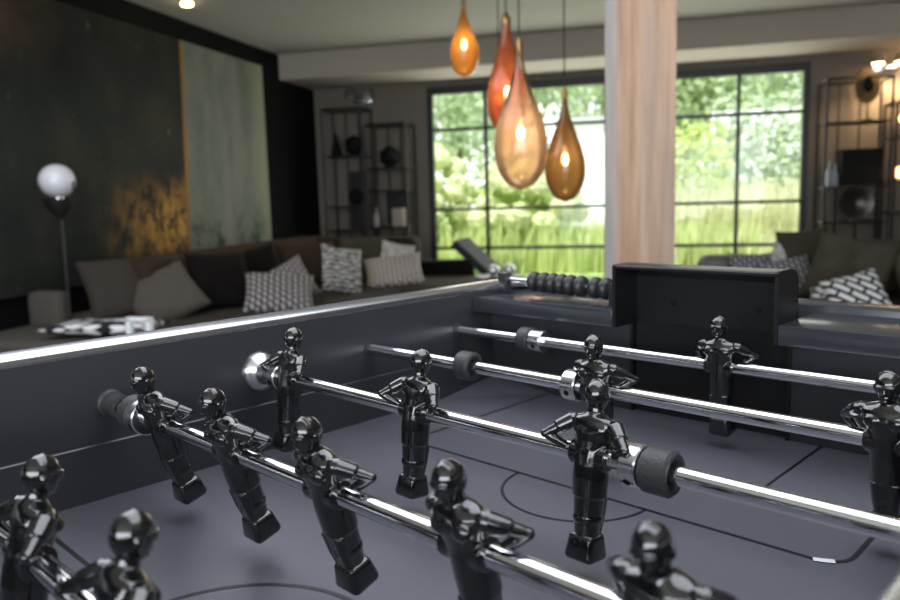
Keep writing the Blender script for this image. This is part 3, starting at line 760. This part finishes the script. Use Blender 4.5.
# corner ramps
for sx in (-1, 1):
    for sy in (-1, 1):
        a, b, c = (sx * W_, sy * L_, ZF + .013), (sx * (W_ - .10), sy * L_, ZF + .0003), (sx * W_, sy * (L_ - .10), ZF + .0003)
        d_ = (sx * W_, sy * L_, ZF - .001)
        rp = MB()
        for f3 in ((a, b, c), (a, b, d_), (a, c, d_)): rp.poly(f3)
        T(rp, 'corner_ramp', M_field, smooth=False)
# pitch markings
ZL = ZF + .0004
def strip(mb, pts, w_):
    pts = [Vector((p[0], p[1], ZL)) for p in pts]
    L, Rr = [], []
    for i, p in enumerate(pts):
        t_ = (pts[min(i + 1, len(pts) - 1)] - pts[max(i - 1, 0)]).normalized(); n_ = Vector((-t_.y, t_.x, 0)) * w_ / 2
        L.append(mb.bm.verts.new(p + n_)); Rr.append(mb.bm.verts.new(p - n_))
    for k in range(len(pts) - 1): mb.bm.faces.new((L[k], L[k + 1], Rr[k + 1], Rr[k]))
def arcp(cx, cy, r, a0, a1, n=28): return [(cx + r * math.cos(R(a0 + (a1 - a0) * k / n)), cy + r * math.sin(R(a0 + (a1 - a0) * k / n))) for k in range(n + 1)]
LW = .0034
for sy in (1, -1):
    m_ = MB()
    bx, fy = .216, .343
    pts = [(bx, L_)] + [(bx - .02 + .02 * math.cos(R(a)), fy + .02 - .02 * math.sin(R(a))) for a in range(0, 91, 15)]
    pts = pts + [(-x, y) for x, y in pts[::-1]]
    strip(m_, [(x, sy * y) for x, y in pts], LW)
    gx, gy = .119, .43
    strip(m_, [(gx, sy * L_), (gx, sy * gy), (-gx, sy * gy), (-gx, sy * L_)], LW)
    T(m_, 'penalty_area_line', M_line, smooth=False)
    m_ = MB(); strip(m_, [(x, sy * (fy - y)) for x, y in arcp(0, 0, .066, 0, 180)], LW * .8); T(m_, 'penalty_arc_line', M_line, smooth=False)
m_ = MB(); strip(m_, arcp(0, 0, .095, 0, 360, 60), LW); T(m_, 'centre_circle_line', M_line, smooth=False)
m_ = MB(); strip(m_, [(-W_, 0), (W_, 0)], LW); T(m_, 'halfway_line', M_line, smooth=False)
m_ = MB(); ZL += .0003; strip(m_, [(.196, .3415), (.203, .3445), (.2085, .3475)], .0055); T(m_, 'worn_mark', M_scuff, smooth=False)
# long sides, each with a lower ledge, and the chrome rail that rounds the corners
for sx, nm in ((-1, 'left'), (1, 'right')):
    s_ = MB(); a, b = sorted((sx * W_, sx * (W_ + .042)))
    s_.b2((a, -L_ - .11, ZF - .17), (b, L_ + .11, ZT - .008), .002)
    T(s_, 'side_wall', M_cab)
    g_ = MB(); g_.prism([(sx * (W_ + .002), ZF - .001), (sx * (W_ - .0022), ZF - .001), (sx * (W_ - .0022), ZF + .0488), (sx * (W_ - .0012), ZF + .050), (sx * (W_ + .002), ZF + .050)], -L_ - .01, L_ + .01)
    for v in g_.bm.verts: v.co = Vector((v.co.x, v.co.z, v.co.y))
    T(g_, 'side_ledge', M_cab, smooth=False)
def rail_path(off, rad):
    x, y = W_ + off, L_ + .075 + off
    p = [(-x, -y + rad + .0)]
    p = [(-x, -L_), (-x, 0), (-x, y - rad)] + [(-x + rad - rad * math.cos(R(a)), y - rad + rad * math.sin(R(a))) for a in range(10, 91, 10)]
    return p + [(-x + rad + .02, y)]
inner, outer = rail_path(0.0, .045), rail_path(.036, .080)
for sx in (1, -1):
    rl = MB(); ri = []
    for (xi, yi), (xo, yo) in zip(inner, outer):
        sec = []
        for (u, h) in [(0, -.010)] + [(.5 - .5 * math.cos(R(a)), -.0045 + .0045 * math.sin(R(a))) for a in range(0, 181, 15)] + [(1, -.010)]:
            sec.append(rl.bm.verts.new((sx * (xi + (xo - xi) * u), yi + (yo - yi) * u, ZT + h)))
        ri.append(sec)
    for a, b in zip(ri, ri[1:]):
        for k in range(14): rl.bm.faces.new((a[k], a[k + 1], b[k + 1], b[k]))
    T(rl, 'top_rail', M_rail, angle=60)
# end walls, shelves and goal boxes
GX0, GX1 = -.096, .088                      # goal box
for sy in (1, -1):
    for xa, xb in ((-W_, GX0), (GX1, W_)):
        if sy < 0: xa, xb = -xb, -xa
        T(MB().b2((xa, sy * L_, ZF - .01), (xb, sy * (L_ + .02), ZT - .02)), 'end_wall', M_cab, smooth=False)
    eb = MB().b2((-W_ - .042, sy * (L_ + .065), ZF - .17), (W_ + .042, sy * (L_ + .105), ZT - .007), .002)
    T(eb, 'end_board', M_shelf)
    for xa, xb in ((-W_, GX0), (GX1, W_)):
        if sy < 0: xa, xb = -xb, -xa
        sh = MB().b2((xa, sy * (L_ - .040), Z0 - .1515), (xb, sy * (L_ + .066), Z0 - .1315), .0012)
        T(sh, 'end_shelf', M_shelf)
    # goal box: open front frame with a recessed back and a painted-dark goal mouth below
    g0, g1 = (GX0, GX1) if sy > 0 else (-GX1, -GX0)
    ya, yb, zt, th = L_ - .040, L_ + .012, Z0 - .0805, .004
    gb = MB()
    prof = [(L_ - .002, ZF), (L_ - .002, Z0 - .1515), (ya, Z0 - .1515), (ya, zt - .0015), (ya + .0015, zt), (yb - .016, zt), (yb - .008, zt - .002), (yb - .002, zt - .008), (yb, zt - .016), (yb, ZF)]
    for xa, xb in ((g0, g0 + th), (g1 - th, g1)):
        va = [gb.bm.verts.new((xa, sy * y, z)) for y, z in prof]; vb = [gb.bm.verts.new((xb, sy * y, z)) for y, z in prof]
        gb.bm.faces.new(va); gb.bm.faces.new(vb[::-1])
        for k in range(len(prof)): gb.bm.faces.new((va[k], va[(k + 1) % 10], vb[(k + 1) % 10], vb[k]))
    inn = [(ya, zt - .004), (ya, zt - .0015), (ya + .0015, zt), (yb - .016, zt), (yb - .008, zt - .002), (yb - .002, zt - .008), (yb, zt - .016), (yb - .004, zt - .016), (yb - .008, zt - .007), (yb - .016, zt - .004)]
    va = [gb.bm.verts.new((g0, sy * y, z)) for y, z in inn]; vb = [gb.bm.verts.new((g1, sy * y, z)) for y, z in inn]
    for k in range(len(inn)): gb.bm.faces.new((va[k], va[(k + 1) % 10], vb[(k + 1) % 10], vb[k]))
    gb.b2((g0, sy * (yb - .004), zt - .070), (g1, sy * yb, zt - .012))
    gbo = T(gb, 'goal_box', M_goal, angle=35)
    for sx in (-.045, .05):
        sc = MB().lathe([(.003, 0), (.003, .0015), (.0015, .0022)], (sx, sy * (yb - .0042), zt - .045), 'Y', 14)
        if sy > 0:
            for v in sc.bm.verts: v.co.y = 2 * (yb - .0042) - v.co.y
        T(sc, 'screw', M_dark, gbo)
    gm = MB().b2((g0 + th, sy * (yb - .006), ZF - .01), (g1 - th, sy * yb, zt - .070)); T(gm, 'goal_mouth_shade', mat('goal_shade', (.002, .002, .002), .9))  # solid black plate, the darkness of the goal opening put into its colour
# cabinet underside and legs
T(MB().b2((-W_ - .04, -L_ - .10, ZF - .19), (W_ + .04, L_ + .10, ZF - .17)), 'cabinet_bottom', M_cab)
for sx in (-1, 1):
    for sy in (-1, 1):
        lg = MB().box((sx * (W_ - .02), sy * (L_ + .02), (ZF - .19) / 2 + .01), (.09, .09, ZF - .21), None, .006); lo = T(lg, 'leg', M_cab)
        T(MB().lathe([(.035, 0), (.035, .012), (.015, .022)], (sx * (W_ - .02), sy * (L_ + .02), 0), 'Z', 18), 'levelling_foot', M_rubber, lo)
# bearings in the side walls
RODS = [.7104, .5612, .4140, .2614, .1113]
for k, y in enumerate(RODS):
    for sx in (-1, 1):
        yl = y - CY
        b_ = MB()
        if sx < 0 and k == 2:
            b_.lathe([(.0075, -.004), (.021, -.004), (.021, .002), (.0185, .007), (.0125, .011), (.0115, .020), (.0075, .020)], (-W_ - 0, yl, ZR), 'X', 36, False); m_b = M_satin
        elif sx < 0 and k == 3:
            b_.lathe([(.0067, -.004), (.0125, -.004), (.0125, .003), (.0105, .005), (.0105, .026), (.0067, .026)], (-W_, yl, ZR), 'X', 30, False); m_b = M_rubber
        else:
            b_.lathe([(.0067, -.004), (.0095, -.004), (.0095, .0012), (.0067, .0015)], (sx * W_, yl, ZR), 'X', 30, False); m_b = M_rubber
            if sx > 0:
                for v in b_.bm.verts: v.co.x = 2 * W_ - v.co.x
        T(b_, 'rod_bearing', m_b)

# ---- the player figure: one body grown into a single skin
def player_mesh():
    b = MB()
    b.loft([(-.058, .0082, .0078, 0, 0), (-.055, .0086, .0081, 0, 0), (-.0465, .0096, .0089, 0, 0), (-.0455, .0107, .0099, 0, 0), (-.0425, .0107, .0099, 0, 0),
            (-.0415, .0102, .0095, 0, 0), (-.0290, .0112, .0101, 0, 0), (-.0280, .0124, .0110, 0, 0), (-.0150, .0129, .0113, 0, .0004), (-.0060, .0127, .0110, 0, .0004),
            (.0000, .0120, .0105, 0, .0002), (.0045, .0120, .0100, 0, 0), (.0105, .0134, .0102, 0, -.0004), (.0168, .0156, .0106, 0, -.0006),
            (.0213, .0170, .0100, 0, -.0003), (.0250, .0162, .0086, 0, .0002), (.0272, .0125, .0072, 0, .0006), (.0287, .0080, .0062, 0, .0006),
            (.0305, .0052, .0052, 0, .0004), (.0370, .0047, .0048, 0, -.0002)], 32)
    b.tube([(-.0140, 0, 0), (.0140, 0, 0)], .0090, 20)                       # boss round the rod
    # groove between the legs reads as two shallow shin ridges
    for sx in (-1, 1):
        b.tube([(sx * .0044, -.0042, -.056), (sx * .0050, -.0052, -.044), (sx * .0056, -.0056, -.029)], [.0037, .0046, .0050], 12)
        b.ball((sx * .0068, -.0076, .0175), .0068, (1.0, .62, .80), 16, 10)    # chest
        b.ball((sx * .0066, .0058, .0185), .0062, (1.0, .55, 1.0), 16, 10)     # shoulder blade
        # collar folds forming a V
        b.tube([(sx * .0050, .0046, .0285), (sx * .0058, -.0010, .0276), (sx * .0042, -.0068, .0238), (sx * .0006, -.0102, .0185)], [.0013, .0016, .0016, .0011], 8)
        sh, el, hn = Vector((sx * .0162, .0004, .0224)), Vector((sx * .0308, .0120, .0100)), Vector((sx * .0156, .0008, .0005))
        mid = sh.lerp(el, .55)
        b.ball(sh, .0053, (1, 1, .95), 14, 10)
        b.tube([sh, sh.lerp(el, .3), mid, mid + (el - sh) * .01], [.0058, .0056, .0052, .0048], 14)          # sleeve
        b.tube([mid, sh.lerp(el, .8), el], [.0042, .0038, .0033], 12)
        b.ball(el, .0035, (1, 1, 1), 12, 8)
        b.tube([el, el.lerp(hn, .35), el.lerp(hn, .85), hn], [.0033, .0037, .0028, .0026], 12)
        # hand resting on the hip: palm, four bent fingers, thumb
        fw = (hn - el).normalized(); pl_ = hn + fw * .0015
        b.ball(pl_, .0030, (.9, 1.0, .75), 12, 8)
        for i in range(4):
            o_ = Vector((0, 0, -.0018 + .0013 * i)); ln = (.0042, .0050, .0052, .0045)[i]
            st_ = pl_ + Vector((-sx * .0006, -.0012, 0)) + o_
            b.tube([st_, st_ + Vector((-sx * .0004, -ln * .6, -.0003)), st_ + Vector((-sx * .0016, -ln, -.0008))], [.0010, .0009, .0007], 8)
        b.tube([pl_ + Vector((0, .0008, .0012)), pl_ + Vector((-sx * .0006, .0024, .0030)), pl_ + Vector((-sx * .0016, .0036, .0036))], [.0010, .0009, .0007], 8)
    # head
    hc = Vector((0, -.0006, .0432))
    b.ball(hc, 1, (.0080, .0094, .0110), 28, 20)
    b.ball(hc + Vector((0, -.0018, -.0050)), 1, (.0059, .0065, .0074), 20, 14)   # jaw
    b.ball(hc + Vector((0, -.0068, -.0096)), .0016, (1.3, 1, .9), 12, 8)          # chin
    b.tube([hc + Vector((0, -.0090, .0008)), hc + Vector((0, -.0102, -.0028)), hc + Vector((0, -.0090, -.0040))], [.0008, .0013, .0008], 10)   # nose
    b.tube([hc + Vector((-.0055, -.0072, .0012)), hc + Vector((-.0025, -.0091, .0018)), hc + Vector((.0025, -.0091, .0018)), hc + Vector((.0055, -.0072, .0012))], .0011, 8)   # brow
    for sx in (-1, 1):
        b.ball(hc + Vector((sx * .0031, -.0083, -.0008)), .0012, (1.2, .8, .8), 10, 8)
        b.ball(hc + Vector((sx * .0080, .0004, -.0012)), .0022, (.5, .9, 1.2), 10, 8)
    b.tube([hc + Vector((-.0024, -.0078, -.0064)), hc + Vector((0, -.0084, -.0065)), hc + Vector((.0024, -.0078, -.0064))], .0009, 8)         # lips
    b.tube([hc + Vector((0.0078 * math.sin(a), .0004, .0111 * math.cos(a))) for a in [R(x) for x in range(-80, 81, 16)]], .0006, 6)           # mould seam
    for v in b.bm.verts:
        if v.co.z > .005: v.co.z = .005 + (v.co.z - .005) * .925
        elif v.co.z < -.005:
            v.co.z = -.005 + (v.co.z + .005) * .955; v.co.x *= .95
    bmesh.ops.recalc_face_normals(b.bm, faces=b.bm.faces)
    me = bpy.data.meshes.new('player_raw'); b.bm.to_mesh(me); b.bm.free()
    o = bpy.data.objects.new('player_raw', me); C.objects.link(o)
    rm = o.modifiers.new('r', 'REMESH'); rm.mode = 'VOXEL'; rm.voxel_size = .00055; rm.use_smooth_shade = True
    sm = o.modifiers.new('s', 'SMOOTH'); sm.factor = .5; sm.iterations = 4
    dg = bpy.context.evaluated_depsgraph_get(); dg.update()
    out = bpy.data.meshes.new_from_object(o.evaluated_get(dg)); out.name = 'player'
    bpy.data.objects.remove(o)
    out.polygons.foreach_set('use_smooth', [True] * len(out.polygons))
    out.materials.clear(); out.materials.append(M_player)
    return out
ME_player = player_mesh()
fb_ = MB(); fb_.box((0, -.0005, -.0612), (.0226, .0218, .0186), None, .0042, 4)
for v in fb_.bm.verts:
    if v.co.z > -.0602: v.co.x *= .86; v.co.y *= .84
tmp = fb_.build('foot_block', M_player); ME_foot = tmp.data; bpy.data.objects.remove(tmp)
def add_player(rod, x, facing, tilt):
    o = bpy.data.objects.new('player', ME_player); C.objects.link(o); o.parent = rod
    o.location = (x, 0, 0); o.rotation_mode = 'XYZ'; o.rotation_euler = (R(tilt) * (1 if facing < 0 else -1), 0, 0 if facing < 0 else PI)
    f_ = bpy.data.objects.new('foot_block', ME_foot); C.objects.link(f_); f_.parent = o
    return o
def bumper(rod, x, r=.0155, hw=.0105, m=None):
    MB().lathe([(.0068, -hw), (r - .002, -hw), (r, -hw + .002), (r, hw - .002), (r - .002, hw), (r - .0045, hw), (r - .0055, hw - .003), (.0068, hw - .003)], (x, 0, 0), 'X', 40, False).build('bumper', m or M_rubber, rod, local=True)
def collar(rod, x, r=.0135, hw=.0065, ang=200):
    o = MB().lathe([(.0062, -hw), (r - .001, -hw), (r, -hw + .001), (r, hw - .001), (r - .001, hw), (.0062, hw)], (x, 0, 0), 'X', 40, False).build('collar', M_satin, rod, local=True)
    a = R(ang); d_ = Vector((0, math.cos(a), math.sin(a)))
    MB().tube([Vector((x, 0, 0)) + d_ * (r - .003), Vector((x, 0, 0)) + d_ * (r + .0002)], .0026, 14).build('grub_screw', M_dark, o, local=True)
def rod(k, label):
    t = empty('football_rod', tloc(CX, RODS[k], ZR), TA, label, 'football table rod', 'chrome rods across the football table')
    MB().tube([(-W_ - .05, 0, 0), (-W_ + .1, 0, 0), (W_ + .06, 0, 0)], .0062, 28).build('rod_bar', M_chrome, t, local=True)
    return t
X = lambda a: a - CX
r1 = rod(0, 'goalkeeper rod with a single player, in front of the goal box')
bumper(r1, X(-.566), .0145, .0085); collar(r1, X(-.548), .0130, .0085); add_player(r1, X(-.3245), -1, 6)
bumper(r1, X(-.12), .0145, .0085)
r2 = rod(1, 'second rod from the goal box, two defenders facing out')
bumper(r2, X(-.525), .0148, .0095); collar(r2, X(-.3930), .0140, .0075); add_player(r2, X(-.368), -1, 9); add_player(r2, X(-.138), -1, 9)
r3 = rod(2, 'third rod from the goal box, three forwards with backs turned')
for x in (-.625, -.4450, -.2760): add_player(r3, X(x), 1, -8)
collar(r3, X(-.2435), .0138, .0060, 215); bumper(r3, X(-.2262), .0148, .0098); collar(r3, X(-.6445), .0125, .0065)
r4 = rod(3, 'fourth rod from the goal box, midfield row of players leaning to one side')
for x in (-.579, -.471, -.362, -.247, -.139): add_player(r4, X(x), -1, 17)
bumper(r4, X(-.6225), .0155, .0090); collar(r4, X(-.6085), .0145, .0055)
r5 = rod(4, 'nearest rod, midfield players seen from behind, cut off by the picture edge')
for x in (-.518, -.409, -.302): add_player(r5, X(x), 1, -12)

# scoring beads on the end shelf
ZS = Z0 - .1315
sc0 = Vector((-W_ + .006, L_ + .02, 0)); sc1 = Vector((GX0 - .012, L_ - .012, 0))
p0 = tloc(CX, CY) + e1 * sc0.x + e2 * sc0.y
sc = empty('score_counter', tloc(CX + (sc0.x + sc1.x) / 2, CY + (sc0.y + sc1.y) / 2, ZS), TA, 'score counter of black beads on a thin steel bar above the end shelf', 'score counter')
cxm = (sc0 + sc1) / 2
A0 = sc0 - cxm; A1 = sc1 - cxm; ang = math.atan2(A1.y - A0.y, A1.x - A0.x); dlen = (A1 - A0).length
for p in (A0, A1):
    MB().box((p.x, p.y, .0135), (.016, .012, .027), Euler((0, 0, ang)), .002).build('post', M_cab, sc, local=True)
MB().tube([(A0.x, A0.y, .019), (A1.x, A1.y, .019)], .0026, 12).build('bar', M_satin, sc, local=True)
for u in (.305, .395, .478, .556, .634, .722, .84, .925):
    p = A0.lerp(A1, u)
    b_ = MB().ball((0, 0, 0), 1, (.0078, .0132, .0132), 20, 14)
    bmesh.ops.transform(b_.bm, matrix=Matrix.Translation((p.x, p.y, .019)) @ Matrix.Rotation(ang, 4, 'Z'), verts=b_.bm.verts)
    b_.build('bead', mat('bead_black', (.016, .016, .017), .42), sc, local=True)

# ------------------------------------------------------------------ light
wd = bpy.data.worlds.new('sky'); bpy.context.scene.world = wd; wd.use_nodes = True
bg = wd.node_tree.nodes['Background']
tcw = wd.node_tree.nodes.new('ShaderNodeTexCoord'); spw = wd.node_tree.nodes.new('ShaderNodeSeparateXYZ'); rmw = wd.node_tree.nodes.new('ShaderNodeValToRGB')
wd.node_tree.links.new(tcw.outputs['Generated'], spw.inputs[0]); wd.node_tree.links.new(spw.outputs['Z'], rmw.inputs['Fac']); wd.node_tree.links.new(rmw.outputs['Color'], bg.inputs['Color'])
rmw.color_ramp.elements[0].color = (1, 1, 1, 1); rmw.color_ramp.elements[1].color = (.62, .80, 1, 1)
bg.inputs['Strength'].default_value = 2.1
def light(name, typ, loc, energy, col=(1, 1, 1), rot=None, **k):
    l = bpy.data.lights.new(name, typ); l.energy = energy; l.color = col
    for a, b in k.items(): setattr(l, a, b)
    o = bpy.data.objects.new(name, l); C.objects.link(o); o.location = loc
    if rot is not None: o.rotation_euler = [R(a) for a in rot]
    return o
light('sun', 'SUN', (0, 0, 20), 8.2, (1, .96, .88), (27, 0, -35), angle=.05)
light('rod_highlight_fill', 'AREA', tloc(-1.6, .75, ZC - .05), 120, (.86, .90, 1), (0, 0, -29.2), shape='RECTANGLE', size=5.4, size_y=1.7)  # added overhead area lamp without a fitting, whitens the chrome rods
light('back_fill', 'AREA', (.1, YB + .05, 1.25), 230, (.86, .92, 1), (90, 0, 0), shape='RECTANGLE', size=5.0, size_y=2.1)  # added area lamp at the unseen back window, fills the room
light('front_daylight', 'AREA', (-.5, YF - .06, 1.2), 65, (1, .99, .94), (-90, 0, 0), shape='RECTANGLE', size=3.9, size_y=2.1)
light('painting_spot', 'SPOT', (-3.57, 5.55, ZC - .04), 40, (1, .74, .45), (0, -8, 0), spot_size=R(80), spot_blend=.6, shadow_soft_size=.04)
for x in (2.1, 2.3): light('sconce_spot', 'SPOT', (x, YF - .15, 2.20), 40, (1, .66, .34), (0, 0, 0), spot_size=R(130), spot_blend=.8, shadow_soft_size=.05)
light('sconce_up', 'POINT', (2.6, YF - .22, 2.30), 8, (1, .66, .34), shadow_soft_size=.05)
sc_ = bpy.context.scene
sc_.view_settings.view_transform = 'Standard'
sc_.view_settings.look = 'None'
sc_.view_settings.exposure = 0.0
sc_.cycles.max_bounces = 10; sc_.cycles.transparent_max_bounces = 16
sc_.cycles.use_denoising = True
sc_.cycles.sample_clamp_indirect = 6
